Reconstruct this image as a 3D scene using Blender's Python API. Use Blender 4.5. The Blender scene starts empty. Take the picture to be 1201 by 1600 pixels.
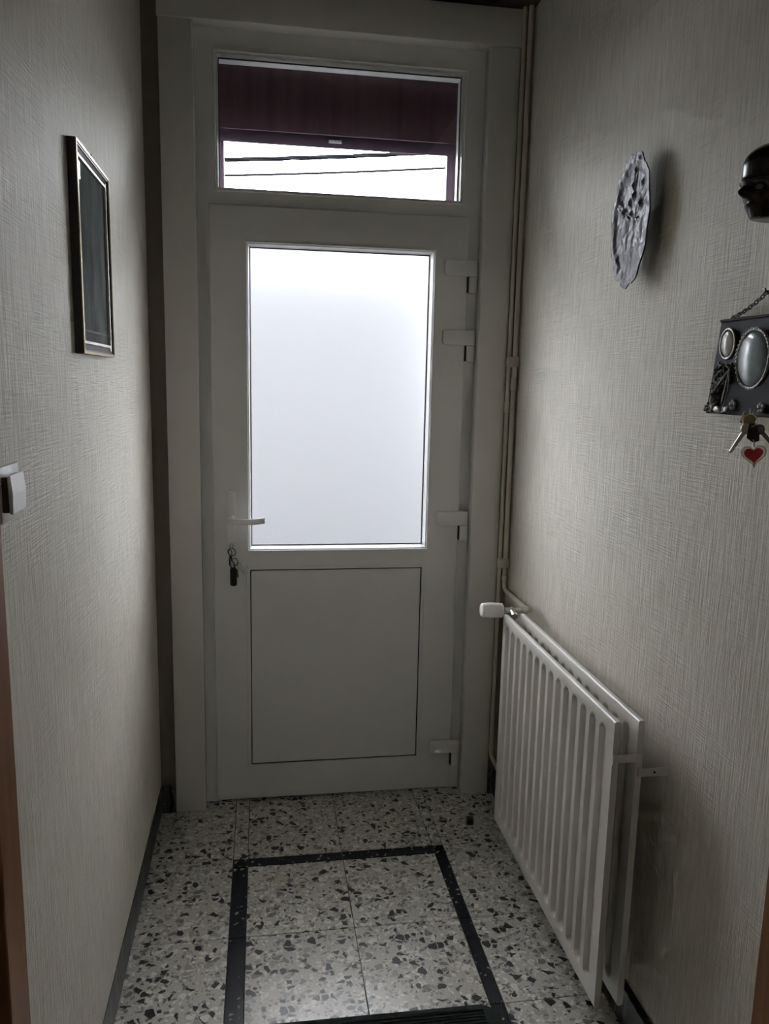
import bpy, bmesh, math, random
from mathutils import Matrix, Vector
import numpy as np

S = bpy.context.scene
COL = S.collection
PI = math.pi
random.seed(4)

# ------------------------------------------------------------------ camera
cd = bpy.data.cameras.new('camera')
cam = bpy.data.objects.new('camera', cd)
COL.objects.link(cam)
cd.sensor_fit = 'VERTICAL'
cd.sensor_height = 36
cd.lens = 27.438
cd.clip_start = 0.02
cam.matrix_world = Matrix(((0.98797831, 0.00461673, -0.15452362, -0.17593815),
                           (-0.15313638, 0.16609779, -0.97414618, -2.70041229),
                           (0.02116866, 0.98609848, 0.164808, 1.53705054),
                           (0, 0, 0, 1)))
S.camera = cam

# ------------------------------------------------------------------ sky, lights, exposure
world = bpy.data.worlds.new('overcast_sky')
S.world = world
world.use_nodes = True
bg = world.node_tree.nodes['Background']
bg.inputs[0].default_value = (0.95, 0.965, 1.0, 1)
bg.inputs[1].default_value = 22.2

ld = bpy.data.lights.new('rear_fill_light', 'AREA')
ld.shape = 'RECTANGLE'
ld.size, ld.size_y = 1.0, 1.7
ld.energy = 1.5
ld.color = (1.0, 0.93, 0.84)
lo = bpy.data.objects.new('rear_fill_light', ld)
COL.objects.link(lo)
lo.location = (0.08, -4.05, 1.45)
lo.rotation_euler = (PI / 2, 0, 0)          # shines toward +Y, an added fill lamp behind the camera

vs = S.view_settings
vs.view_transform = 'Standard'
vs.look = 'None'
vs.gamma = 1
vs.use_curve_mapping = False
vs.exposure = 0.0
S.cycles.use_denoising = True
S.cycles.max_bounces = 16
S.cycles.diffuse_bounces = 8
S.cycles.transmission_bounces = 10
S.cycles.sample_clamp_indirect = 0

# ------------------------------------------------------------------ materials
class NT:
    def __init__(s, name):
        s.m = bpy.data.materials.new(name)
        s.m.use_nodes = True
        s.t = s.m.node_tree
        s.b = s.t.nodes['Principled BSDF']
        s.out = s.t.nodes['Material Output']
    def n(s, kind, **kw):
        x = s.t.nodes.new('ShaderNode' + kind)
        for k, v in kw.items():
            if k.startswith('i_'):
                key = k[2:]
                x.inputs[int(key) if key.isdigit() else key.replace('_', ' ')].default_value = v
            else:
                setattr(x, k, v)
        return x
    def l(s, a, b):
        s.t.links.new(a, b)
    def mapping(s, scale, src='Object', rand=0.0):
        tc = s.n('TexCoord')
        mp = s.n('Mapping')
        mp.inputs['Scale'].default_value = scale
        s.l(tc.outputs[src], mp.inputs['Vector'])
        if rand:
            oi = s.n('ObjectInfo')
            mu = s.n('Math', operation='MULTIPLY', i_1=rand)
            s.l(oi.outputs['Random'], mu.inputs[0])
            cb = s.n('CombineXYZ')
            s.l(mu.outputs[0], cb.inputs[0]); s.l(mu.outputs[0], cb.inputs[1])
            s.l(cb.outputs[0], mp.inputs['Location'])
        return mp.outputs[0]
    def ramp(s, src, stops, interp='LINEAR'):
        r = s.n('ValToRGB')
        r.color_ramp.interpolation = interp
        e = r.color_ramp.elements
        while len(e) < len(stops):
            e.new(0.5)
        for k, (p, c) in enumerate(stops):
            e[k].position = p
            e[k].color = (*c, 1) if len(c) == 3 else c
        s.l(src, r.inputs[0])
        return r.outputs[0]
    def mix(s, fac, a, b):
        x = s.n('MixRGB')
        for k, v in ((0, fac), (1, a), (2, b)):
            if hasattr(v, 'is_linked'):
                s.l(v, x.inputs[k])
            else:
                x.inputs[k].default_value = v if not isinstance(v, tuple) or len(v) == 4 else (*v, 1)
        return x.outputs[0]
    def bump(s, h, strength, dist):
        b = s.n('Bump')
        b.inputs['Strength'].default_value = strength
        b.inputs['Distance'].default_value = dist
        s.l(h, b.inputs['Height'])
        s.l(b.outputs[0], s.b.inputs['Normal'])

def plain(name, c, rough=0.5, metal=0.0, noise=0.0, nscale=30, bump=0.0, spec=None):
    t = NT(name)
    t.b.inputs['Roughness'].default_value = rough
    t.b.inputs['Metallic'].default_value = metal
    if spec is not None:
        t.b.inputs['Specular IOR Level'].default_value = spec
    nz = t.n('TexNoise', i_Scale=nscale, i_Detail=4.0)
    t.l(t.mapping((1, 1, 1)), nz.inputs['Vector'])
    k = max(noise, 0.02)
    t.l(t.ramp(nz.outputs[0], [(0.3, tuple(x * (1 - k) for x in c)), (0.7, tuple(min(1, x * (1 + k)) for x in c))]), t.b.inputs['Base Color'])
    if bump:
        t.bump(nz.outputs[0], bump, 0.002)
    return t.m

def wallpaper():
    t = NT('linen_wallpaper')
    g = t.n('NewGeometry')
    sp = t.n('SeparateXYZ')
    t.l(g.outputs['Position'], sp.inputs[0])
    ad = t.n('Math', operation='ADD')
    t.l(sp.outputs[0], ad.inputs[0]); t.l(sp.outputs[1], ad.inputs[1])
    hs = []
    for su, sz, seed in ((330, 13, 0), (150, 7, 3.1), (14, 300, 7.7)):
        a = t.n('Math', operation='MULTIPLY', i_1=float(su)); t.l(ad.outputs[0], a.inputs[0])
        b = t.n('Math', operation='MULTIPLY', i_1=float(sz)); t.l(sp.outputs[2], b.inputs[0])
        cb = t.n('CombineXYZ', i_2=seed)
        t.l(a.outputs[0], cb.inputs[0]); t.l(b.outputs[0], cb.inputs[1])
        nz = t.n('TexNoise', i_Scale=1.0, i_Detail=2.0, i_Roughness=0.55)
        t.l(cb.outputs[0], nz.inputs['Vector'])
        hs.append(nz.outputs[0])
    m1 = t.n('Math', operation='ADD'); t.l(hs[0], m1.inputs[0]); t.l(hs[1], m1.inputs[1])
    # the crosswise threads come in patches
    big = t.n('TexNoise', i_Scale=5.0, i_Detail=2.0)
    t.l(g.outputs['Position'], big.inputs['Vector'])
    mr = t.n('MapRange', i_1=0.42, i_2=0.62, i_3=0.4, i_4=1.4); t.l(big.outputs[0], mr.inputs[0])
    mh = t.n('Math', operation='MULTIPLY'); t.l(hs[2], mh.inputs[0]); t.l(mr.outputs[0], mh.inputs[1])
    m2 = t.n('Math', operation='ADD'); t.l(m1.outputs[0], m2.inputs[0]); t.l(mh.outputs[0], m2.inputs[1])
    dv = t.n('Math', operation='MULTIPLY', i_1=0.4); t.l(m2.outputs[0], dv.inputs[0])
    cdv = t.n('Math', operation='MULTIPLY', i_1=0.5); t.l(m1.outputs[0], cdv.inputs[0])
    t.l(t.ramp(cdv.outputs[0], [(0.38, WALLC[0]), (0.62, WALLC[1])]), t.b.inputs['Base Color'])
    t.b.inputs['Roughness'].default_value = 0.55
    t.b.inputs['Specular IOR Level'].default_value = 0.35
    t.bump(dv.outputs[0], 1.0, 0.0048)
    return t.m
WALLC = ((0.58, 0.54, 0.465), (0.74, 0.70, 0.62))

def terrazzo(name, base, dark_share, chips):
    """chips of crushed stone set flush in cement; every tile draws its own pattern"""
    t = NT(name)
    v0 = t.mapping((1, 1, 1), rand=37.0)
    nz = t.n('TexNoise', i_Scale=38.0, i_Detail=2.0)
    t.l(v0, nz.inputs['Vector'])
    mx = t.n('MixRGB', blend_type='ADD', i_0=0.022)
    t.l(v0, mx.inputs[1]); t.l(nz.outputs['Color'], mx.inputs[2])
    cur = None
    spk = t.n('TexNoise', i_Scale=160.0, i_Detail=3.0)
    t.l(v0, spk.inputs['Vector'])
    cur = t.ramp(spk.outputs[0], [(0.35, tuple(c * 0.86 for c in base)), (0.65, tuple(min(1, c * 1.1) for c in base))])
    for sc, edge, stops in chips:
        a = t.n('TexVoronoi', voronoi_dimensions='2D', i_Scale=float(sc))
        b = t.n('TexVoronoi', voronoi_dimensions='2D', feature='DISTANCE_TO_EDGE', i_Scale=float(sc))
        t.l(mx.outputs[0], a.inputs['Vector']); t.l(mx.outputs[0], b.inputs['Vector'])
        sp = t.n('SeparateColor'); t.l(a.outputs['Color'], sp.inputs[0])
        # a chip's own size: the edge threshold varies from cell to cell
        th = t.n('MapRange', i_1=0.0, i_2=1.0, i_3=edge[0], i_4=edge[1]); t.l(sp.outputs[1], th.inputs[0])
        gt = t.n('Math', operation='GREATER_THAN'); t.l(b.outputs['Distance'], gt.inputs[0]); t.l(th.outputs[0], gt.inputs[1])
        al = t.ramp(sp.outputs[0], [(p, (k, k, k)) for p, c, k in stops], 'CONSTANT')
        colr = t.ramp(sp.outputs[0], [(p, c) for p, c, k in stops], 'CONSTANT')
        f = t.n('Math', operation='MULTIPLY'); t.l(gt.outputs[0], f.inputs[0]); t.l(al, f.inputs[1])
        cur = t.mix(f.outputs[0], cur, colr)
    t.l(cur, t.b.inputs['Base Color'])
    t.b.inputs['Roughness'].default_value = 0.30
    t.b.inputs['Specular IOR Level'].default_value = 0.5 if sum(base) > 0.6 else 0.2
    return t.m

K = (0, 0, 0)
TZ = terrazzo('terrazzo', (0.57, 0.545, 0.49), 0.2, [
    (95, (0.06, 0.3), [(0.0, (0.16, 0.155, 0.14), 1), (0.14, K, 0), (0.42, (0.80, 0.78, 0.72), 1), (0.62, (0.33, 0.31, 0.28), 1), (0.78, K, 0)]),
    (52, (0.05, 0.34), [(0.0, (0.22, 0.21, 0.195), 1), (0.13, (0.78, 0.76, 0.71), 1), (0.24, (0.36, 0.35, 0.32), 1), (0.36, K, 0)]),
    (47, (0.06, 0.36), [(0.0, K, 0), (0.74, (0.018, 0.018, 0.02), 1)]),
])
TB = terrazzo('black_terrazzo', (0.016, 0.017, 0.021), 0, [
    (110, (0.05, 0.4), [(0.0, (0.36, 0.35, 0.32), 1), (0.09, K, 0), (0.8, (0.03, 0.03, 0.034), 1)]),
])
TP = terrazzo('grey_plinth_terrazzo', (0.06, 0.06, 0.058), 0, [
    (60, (0.06, 0.35), [(0.0, (0.012, 0.012, 0.013), 1), (0.16, K, 0), (0.8, (0.14, 0.14, 0.13), 1)]),
])
WP = wallpaper()
PVC = plain('white_pvc', (0.74, 0.735, 0.72), 0.38, noise=0.01, nscale=6)
PVCB = plain('white_trim', (0.72, 0.70, 0.67), 0.24, noise=0.015, nscale=4)
PVCR = plain('bead_pvc', (0.80, 0.80, 0.80), 0.3, noise=0.01)
GASK = plain('grey_rubber', (0.03, 0.032, 0.04), 0.6)
GROUT = plain('grout', (0.06, 0.055, 0.05), 0.9, noise=0.2)
BURG = None
BURG2 = plain('burgundy_rail', (0.07, 0.04, 0.06), 0.45, noise=0.1)
ENAM = plain('radiator_enamel', (0.68, 0.65, 0.60), 0.28, noise=0.015, nscale=8)
PIPE = plain('cream_pipe_paint', (0.60, 0.55, 0.44), 0.36, noise=0.05, nscale=14)
NICK = plain('nickel', (0.55, 0.53, 0.50), 0.3, 1.0, noise=0.1)
DKNI = plain('dark_nickel', (0.16, 0.155, 0.145), 0.35, 0.9, noise=0.1)
STEEL = plain('steel', (0.62, 0.61, 0.58), 0.28, 1.0, noise=0.08)
BRASS = plain('brass', (0.30, 0.245, 0.13), 0.42, 0.8, noise=0.1)
BLACK = plain('black_plastic', (0.006, 0.006, 0.007), 0.45)
IRON = plain('blackened_metal', (0.07, 0.065, 0.06), 0.36, 0.8, noise=0.4, nscale=120, bump=0.3)
PEWT = plain('pewter', (0.36, 0.35, 0.33), 0.32, 0.9, noise=0.3, nscale=140, bump=0.4)
SLATE = plain('slate_grey_metal', (0.030, 0.030, 0.036), 0.6, noise=0.08, spec=0.12)
WHITE = plain('white_switch_plastic', (0.82, 0.82, 0.83), 0.3)
BROWNP = plain('brown_bakelite', (0.055, 0.032, 0.02), 0.35)
VALVE = plain('white_valve_head', (0.80, 0.78, 0.73), 0.4)
MATM = plain('dark_green_mat', (0.010, 0.016, 0.013), 0.95, noise=0.3, nscale=200, bump=0.5)
RUBB = plain('dark_brown_rubber', (0.018, 0.012, 0.010), 0.5)
PAVE = plain('asphalt_paving', (0.05, 0.05, 0.05), 0.9, noise=0.15, nscale=3)
BLOCKER = plain('dark_blocker', (0.042, 0.042, 0.044), 0.9, noise=0.1)  # dark tone of the light-blocking slab added outside the door
CABLE = plain('cable_black', (0.003, 0.003, 0.0035), 0.8, spec=0.05)
REDH = plain('red_enamel', (0.72, 0.012, 0.020), 0.35)
GOLD = plain('gilt_edge', (0.34, 0.26, 0.13), 0.32, 0.7, noise=0.2, nscale=60)
DKWD = plain('dark_frame_wood', (0.022, 0.014, 0.011), 0.35, noise=0.2)
SILV = plain('silver_slip', (0.45, 0.43, 0.38), 0.4, 0.6)
BROWNL = plain('brown_leather', (0.03, 0.018, 0.012), 0.6, noise=0.2)

def wood(name, c1, c2, rough=0.4, stretch=(30, 30, 2.2)):
    t = NT(name)
    nz = t.n('TexNoise', i_Scale=1.0, i_Detail=5.0, i_Distortion=0.6)
    t.l(t.mapping(stretch), nz.inputs['Vector'])
    t.l(t.ramp(nz.outputs[0], [(0.3, c1), (0.7, c2)]), t.b.inputs['Base Color'])
    t.b.inputs['Roughness'].default_value = rough
    t.bump(nz.outputs[0], 0.1, 0.001)
    return t.m
TAUPE = plain('brown_taupe_wall', (0.20, 0.165, 0.135), 0.7, noise=0.06, nscale=12)  # one even brown tone over the end wall
OAK = wood('brown_varnished_wood', (0.17, 0.068, 0.025), (0.29, 0.125, 0.048))
MAHO = wood('dark_door_wood', (0.045, 0.012, 0.007), (0.085, 0.026, 0.013))
CEILW = wood('dark_ceiling_wood', (0.022, 0.013, 0.009), (0.045, 0.027, 0.018), 0.6, (2.2, 30, 30))
MASKW = wood('black_carved_wood', (0.010, 0.008, 0.006), (0.026, 0.019, 0.014), 0.25, (40, 40, 10))

def streaked():
    t = NT('burgundy_shutter')
    nz = t.n('TexNoise', i_Scale=1.0, i_Detail=3.0)
    t.l(t.mapping((26, 1, 1.6)), nz.inputs['Vector'])
    t.l(t.ramp(nz.outputs[0], [(0.35, (0.085, 0.036, 0.048)), (0.7, (0.125, 0.066, 0.074))]), t.b.inputs['Base Color'])
    t.b.inputs['Roughness'].default_value = 0.5
    return t.m
BURG = streaked()

def frosted():
    t = NT('frosted_glass')
    t.t.nodes.remove(t.b)
    tr = t.n('BsdfTranslucent'); tr.inputs['Color'].default_value = (0.90, 0.91, 0.93, 1)
    rf = t.n('BsdfRefraction', distribution='BECKMANN', i_Roughness=0.46, i_IOR=1.45); rf.inputs['Color'].default_value = (0.95, 0.96, 0.97, 1)
    m = t.n('MixShader', i_0=0.012)
    t.l(rf.outputs[0], m.inputs[1]); t.l(tr.outputs[0], m.inputs[2])
    gl = t.n('BsdfGlossy', i_Roughness=0.06)
    fr = t.n('Fresnel', i_IOR=1.45)
    m2 = t.n('MixShader')
    t.l(fr.outputs[0], m2.inputs[0]); t.l(m.outputs[0], m2.inputs[1]); t.l(gl.outputs[0], m2.inputs[2])
    t.l(m2.outputs[0], t.out.inputs['Surface'])
    return t.m
FROST = frosted()

def clear(name, tint=(0.93, 0.95, 0.96), ior=1.5):
    t = NT(name)
    t.t.nodes.remove(t.b)
    tr = t.n('BsdfTransparent'); tr.inputs['Color'].default_value = (*tint, 1)
    gl = t.n('BsdfGlossy', i_Roughness=0.02)
    fr = t.n('Fresnel', i_IOR=ior)
    m = t.n('MixShader')
    t.l(fr.outputs[0], m.inputs[0]); t.l(tr.outputs[0], m.inputs[1]); t.l(gl.outputs[0], m.inputs[2])
    t.l(m.outputs[0], t.out.inputs['Surface'])
    return t.m
GLASS = clear('clear_glass')
PGLASS = clear('picture_glass', (0.97, 0.98, 0.98), 1.22)
ACRYL = clear('clear_acrylic', (0.80, 0.79, 0.76))

def picture():
    t = NT('misty_print')
    nz = t.n('TexNoise', i_Scale=9.0, i_Detail=5.0, i_Roughness=0.55)
    t.l(t.mapping((1, 1.6, 0.8)), nz.inputs['Vector'])
    t.l(t.ramp(nz.outputs[0], [(0.3, (0.13, 0.17, 0.17)), (0.5, (0.26, 0.31, 0.33)), (0.7, (0.42, 0.47, 0.50))]), t.b.inputs['Base Color'])
    t.b.inputs['Roughness'].default_value = 0.7
    t.b.inputs['Specular IOR Level'].default_value = 0.2
    return t.m
PRINT = picture()

def pearl(name, c):
    t = NT(name)
    nz = t.n('TexNoise', i_Scale=26.0, i_Detail=3.0)
    t.l(t.mapping((1, 1, 1)), nz.inputs['Vector'])
    t.l(t.ramp(nz.outputs[0], [(0.35, tuple(x * 0.72 for x in c)), (0.62, c)]), t.b.inputs['Base Color'])
    t.b.inputs['Roughness'].default_value = 0.22
    t.b.inputs['Coat Weight'].default_value = 0.35
    return t.m
PEARL = pearl('cream_cabochon', (0.55, 0.52, 0.46))
BLUEC = pearl('grey_blue_cabochon', (0.30, 0.37, 0.39))

def hammered():
    t = NT('hammered_silver')
    v = t.mapping((1, 1, 1))
    vo = t.n('TexVoronoi', i_Scale=70.0); t.l(v, vo.inputs['Vector'])
    nz = t.n('TexNoise', i_Scale=22.0, i_Detail=4.0); t.l(v, nz.inputs['Vector'])
    ad = t.n('Math', operation='ADD'); t.l(vo.outputs['Distance'], ad.inputs[0]); t.l(nz.outputs[0], ad.inputs[1])
    t.l(t.ramp(nz.outputs[0], [(0.32, (0.042, 0.040, 0.044)), (0.62, (0.115, 0.11, 0.118))]), t.b.inputs['Base Color'])
    t.b.inputs['Metallic'].default_value = 0.85
    t.b.inputs['Roughness'].default_value = 0.44
    t.bump(ad.outputs[0], 0.5, 0.004)
    return t.m
SILVER = hammered()

# ------------------------------------------------------------------ mesh helpers
class MB:
    def __init__(s):
        s.bm = bmesh.new()
    def box(s, x0, x1, y0, y1, z0, z1, bev=0.0, seg=1):
        r = bmesh.ops.create_cube(s.bm, size=1)
        vs_ = r['verts']
        bmesh.ops.scale(s.bm, vec=(abs(x1 - x0), abs(y1 - y0), abs(z1 - z0)), verts=vs_)
        bmesh.ops.translate(s.bm, vec=((x0 + x1) / 2, (y0 + y1) / 2, (z0 + z1) / 2), verts=vs_)
        if bev:
            es = list({e for v in vs_ for e in v.link_edges})
            bmesh.ops.bevel(s.bm, geom=es, offset=bev, segments=seg, affect='EDGES', profile=0.5)
        return s
    def poly(s, pts, vec, bev=0.0, seg=1):
        """prism: polygon pts swept along vec"""
        a = [s.bm.verts.new(p) for p in pts]
        b = [s.bm.verts.new(Vector(p) + Vector(vec)) for p in pts]
        n = len(pts)
        fs = [s.bm.faces.new(a[::-1]), s.bm.faces.new(b)]
        for i in range(n):
            fs.append(s.bm.faces.new((a[i], a[(i + 1) % n], b[(i + 1) % n], b[i])))
        bmesh.ops.recalc_face_normals(s.bm, faces=fs)
        if bev:
            es = list({e for v in a + b for e in v.link_edges})
            bmesh.ops.bevel(s.bm, geom=es, offset=bev, segments=seg, affect='EDGES', profile=0.5)
        return s
    def plate(s, us, ws, holes, d0, d1, axis='y'):
        """slab in the plane of u (x or y) and z, cells of the grid left out where holes says so"""
        cache = {}
        def P(u, w, d):
            k = (u, w, d)
            if k not in cache:
                cache[k] = s.bm.verts.new((u, d, w) if axis == 'y' else (d, u, w))
            return cache[k]
        nu, nw = len(us) - 1, len(ws) - 1
        solid = {(i, j) for i in range(nu) for j in range(nw) if (i, j) not in holes}
        fs = []
        def F(*p):
            fs.append(s.bm.faces.new([P(*q) for q in p]))
        for i, j in solid:
            u0, u1, w0, w1 = us[i], us[i + 1], ws[j], ws[j + 1]
            F((u0, w0, d0), (u1, w0, d0), (u1, w1, d0), (u0, w1, d0))
            F((u0, w1, d1), (u1, w1, d1), (u1, w0, d1), (u0, w0, d1))
            if (i - 1, j) not in solid: F((u0, w0, d0), (u0, w1, d0), (u0, w1, d1), (u0, w0, d1))
            if (i + 1, j) not in solid: F((u1, w0, d1), (u1, w1, d1), (u1, w1, d0), (u1, w0, d0))
            if (i, j - 1) not in solid: F((u0, w0, d1), (u1, w0, d1), (u1, w0, d0), (u0, w0, d0))
            if (i, j + 1) not in solid: F((u0, w1, d0), (u1, w1, d0), (u1, w1, d1), (u0, w1, d1))
        bmesh.ops.recalc_face_normals(s.bm, faces=fs)
        return s
    def ring(s, prof, x0, x1, z0, z1):
        """mitred frame: prof is a closed list of (inset, y) carried round the rectangle"""
        n = len(prof)
        loops = []
        for (cx, cz, sx, sz) in ((x0, z0, 1, 1), (x1, z0, -1, 1), (x1, z1, -1, -1), (x0, z1, 1, -1)):
            loops.append([s.bm.verts.new((cx + sx * i, y, cz + sz * i)) for i, y in prof])
        fs = []
        for k in range(4):
            A, B = loops[k], loops[(k + 1) % 4]
            for i in range(n):
                fs.append(s.bm.faces.new((A[i], A[(i + 1) % n], B[(i + 1) % n], B[i])))
        bmesh.ops.recalc_face_normals(s.bm, faces=fs)
        return s
    def tube(s, pts, r, n=10, closed=False, cap=True):
        pts = [Vector(p) for p in pts]
        rs = r if isinstance(r, (list, tuple)) else [r] * len(pts)
        rings, m = [], len(pts)
        up = None
        for i, p in enumerate(pts):
            a = pts[(i - 1) % m] if (i > 0 or closed) else p
            b = pts[(i + 1) % m] if (i < m - 1 or closed) else p
            d = (b - a).normalized()
            if up is None:
                up = d.orthogonal().normalized()
            up = (up - d * up.dot(d))
            up = up.normalized() if up.length > 1e-6 else d.orthogonal().normalized()
            q = d.cross(up)
            rings.append([s.bm.verts.new(p + rs[i] * (math.cos(2 * PI * k / n) * up + math.sin(2 * PI * k / n) * q)) for k in range(n)])
        fs = []
        for i in range(m if closed else m - 1):
            A, B = rings[i], rings[(i + 1) % m]
            if closed and i == m - 1:        # line the ends up
                best = min(range(n), key=lambda o: (A[0].co - B[o].co).length)
                B = B[best:] + B[:best]
            for k in range(n):
                fs.append(s.bm.faces.new((A[k], A[(k + 1) % n], B[(k + 1) % n], B[k])))
        if cap and not closed:
            fs.append(s.bm.faces.new(rings[0][::-1])); fs.append(s.bm.faces.new(rings[-1]))
        bmesh.ops.recalc_face_normals(s.bm, faces=fs)
        return s
    def lathe(s, prof, org, axis, n=24, rib=0.0, ribn=0, ribrange=None):
        """prof: list of (distance along axis, radius)"""
        axis = Vector(axis).normalized(); org = Vector(org)
        up = axis.orthogonal().normalized(); q = axis.cross(up)
        rings = []
        for j, (d, r) in enumerate(prof):
            ring_ = []
            for k in range(n):
                a = 2 * PI * k / n
                rr = r
                if ribn and ribrange and ribrange[0] <= j <= ribrange[1] and k % 2:
                    rr = r - rib
                ring_.append(s.bm.verts.new(org + axis * d + rr * (math.cos(a) * up + math.sin(a) * q)))
            rings.append(ring_)
        fs = []
        for A, B in zip(rings, rings[1:]):
            for k in range(n):
                fs.append(s.bm.faces.new((A[k], A[(k + 1) % n], B[(k + 1) % n], B[k])))
        fs.append(s.bm.faces.new(rings[0][::-1])); fs.append(s.bm.faces.new(rings[-1]))
        bmesh.ops.recalc_face_normals(s.bm, faces=fs)
        return s
    def ball(s, c, rx, ry=None, rz=None, n=12, rot=None):
        M = Matrix.Translation(c) @ (rot or Matrix.Identity(4)) @ Matrix.Diagonal((rx, ry or rx, rz or rx, 1))
        bmesh.ops.create_uvsphere(s.bm, u_segments=n, v_segments=max(6, n // 2), radius=1, matrix=M)
        return s
    def ico(s, c, rx, ry=None, rz=None, rot=None, sub=1):
        M = Matrix.Translation(c) @ (rot or Matrix.Identity(4)) @ Matrix.Diagonal((rx, ry or rx, rz or rx, 1))
        bmesh.ops.create_icosphere(s.bm, subdivisions=sub, radius=1, matrix=M)
        return s
    def grid(s, fn, nu, nv, close_u=False):
        V = [[s.bm.verts.new(fn(i / nu, j / nv)) for j in range(nv + 1)] for i in range(nu if close_u else nu + 1)]
        for i in range(nu):
            A, B = V[i], V[(i + 1) % len(V)]
            for j in range(nv):
                s.bm.faces.new((A[j], B[j], B[j + 1], A[j + 1]))
        return V
    def build(s, name, mat, parent=None, smooth=True, angle=35, label=None, origin=None):
        me = bpy.data.meshes.new(name)
        if origin is not None:
            bmesh.ops.translate(s.bm, vec=-Vector(origin), verts=s.bm.verts)
        s.bm.to_mesh(me); s.bm.free()
        me.materials.append(mat)
        if smooth:
            me.polygons.foreach_set('use_smooth', [True] * len(me.polygons))
            me.set_sharp_from_angle(angle=math.radians(angle))
        o = bpy.data.objects.new(name, me)
        COL.objects.link(o)
        if origin is not None:
            o.location = origin
        if parent is not None:
            adopt(o, parent)
        if label: o['label'] = label
        return o

WORLD = {}
def adopt(o, p):
    o.parent = p
    o.matrix_parent_inverse = world_of(p).inverted()
def world_of(o):
    b = Matrix.Translation(o.location)
    return (world_of(o.parent) @ o.matrix_parent_inverse @ b) if o.parent else b
def tag(o, label=None, cat=None, group=None, kind=None):
    if label: o['label'] = label
    if cat: o['category'] = cat
    if group: o['group'] = group
    if kind: o['kind'] = kind
    return o
def empty(name, loc, label=None, cat=None, group=None, kind=None):
    o = bpy.data.objects.new(name, None)
    o.empty_display_size = 0.05
    COL.objects.link(o); o.location = loc
    return tag(o, label, cat, group, kind)

# ------------------------------------------------------------------ room shell
XL, XR, YE, ZC = -0.536, 0.700, -0.030, 2.735
Y0 = -4.2

# floor: dark grout bed with terrazzo tiles as parts
floor = MB().box(XL - 0.1, XR + 0.1, Y0 - 0.1, 0.2, -0.05, -0.0022).build('floor', GROUT, smooth=False)
tag(floor, 'pale terrazzo tile floor with a dark inlaid border', None, None, 'structure')
rows = [0.029, -0.0258, -0.3503, -0.3939, -0.7155, -1.037, -1.3585, -1.68, -2.0, -2.32, -2.64]
cols = [XL + 0.001, -0.274, -0.2267, 0.0783, 0.3832, 0.4194, XR - 0.001]
G = 0.0011
tile_cache = {}
for r in range(len(rows) - 1):
    for c in range(len(cols) - 1):
        y1, y0 = rows[r] - G, rows[r + 1] + G
        x0, x1 = cols[c] + G, cols[c + 1] - G
        black = (r == 2 and 1 <= c <= 4) or (r > 2 and c in (1, 4))
        key = (round(x1 - x0, 4), round(y1 - y0, 4), black)
        if key not in tile_cache:
            w, d = key[0] / 2, key[1] / 2
            o = MB().box(-w, w, -d, d, -0.012, 0.0, 0.0006).build('tile', TB if black else TZ, smooth=False)
            tile_cache[key] = o
        else:
            o = tile_cache[key].copy()
            COL.objects.link(o)
        o.location = ((x0 + x1) / 2, (y0 + y1) / 2, random.uniform(-0.0003, 0.0))
        adopt(o, floor)

# end wall, with the opening for the entrance unit
ex = [XL - 0.12, -0.395, 0.576, XR + 0.12]
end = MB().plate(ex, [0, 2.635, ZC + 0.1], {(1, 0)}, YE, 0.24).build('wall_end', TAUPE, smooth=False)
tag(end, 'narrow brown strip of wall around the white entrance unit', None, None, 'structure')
# side walls with a doorway each
yw = [Y0, -2.52, -1.575, YE + 0.27]
wl = MB().plate(yw, [0, 2.09, ZC + 0.1], {(1, 0)}, XL, XL - 0.12, 'x').build('wall_left', WP, smooth=False)
tag(wl, 'left wall in pale woven linen wallpaper', None, None, 'structure')
wr = MB().plate(yw, [0, 2.09, ZC + 0.1], {(1, 0)}, XR, XR + 0.12, 'x').build('wall_right', WP, smooth=False)
tag(wr, 'right wall in pale woven linen wallpaper behind the radiator', None, None, 'structure')
tag(MB().box(XL - 0.12, XR + 0.12, Y0 - 0.1, Y0, 0, ZC + 0.1).build('wall_back', WP, smooth=False), 'plain papered wall behind the camera', None, None, 'structure')
ceil = MB().box(XL - 0.12, XR + 0.12, Y0 - 0.1, 0.24, ZC, ZC + 0.08).build('ceiling', CEILW, smooth=False)
tag(ceil, 'very dark brown wooden ceiling above the door header', None, None, 'structure')
# plinths
BH = 0.101
def plinth(name, b, lab):
    o = b.build(name, TP, smooth=False)
    tag(o, lab, None, None, 'structure')
    return o
plinth('baseboard_left', MB().box(XL - 0.005, XL + 0.0015, -1.573, YE, 0.0, BH).box(XL - 0.005, XL + 0.0005, -4.19, -2.6, 0, BH), 'dark grey stone plinth under the left wall')
plinth('baseboard_right', MB().box(XR - 0.018, XR + 0.005, -1.573, YE, 0.0, BH, 0.001), 'dark stone plinth under the right wall, behind the radiator')
plinth('baseboard_end', MB().box(XL + 0.002, -0.4855, YE - 0.014, YE + 0.005, 0.0, BH).box(0.6645, XR - 0.0185, YE - 0.014, YE + 0.005, 0.0, BH), 'short dark plinth pieces on both sides of the door casing')

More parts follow.
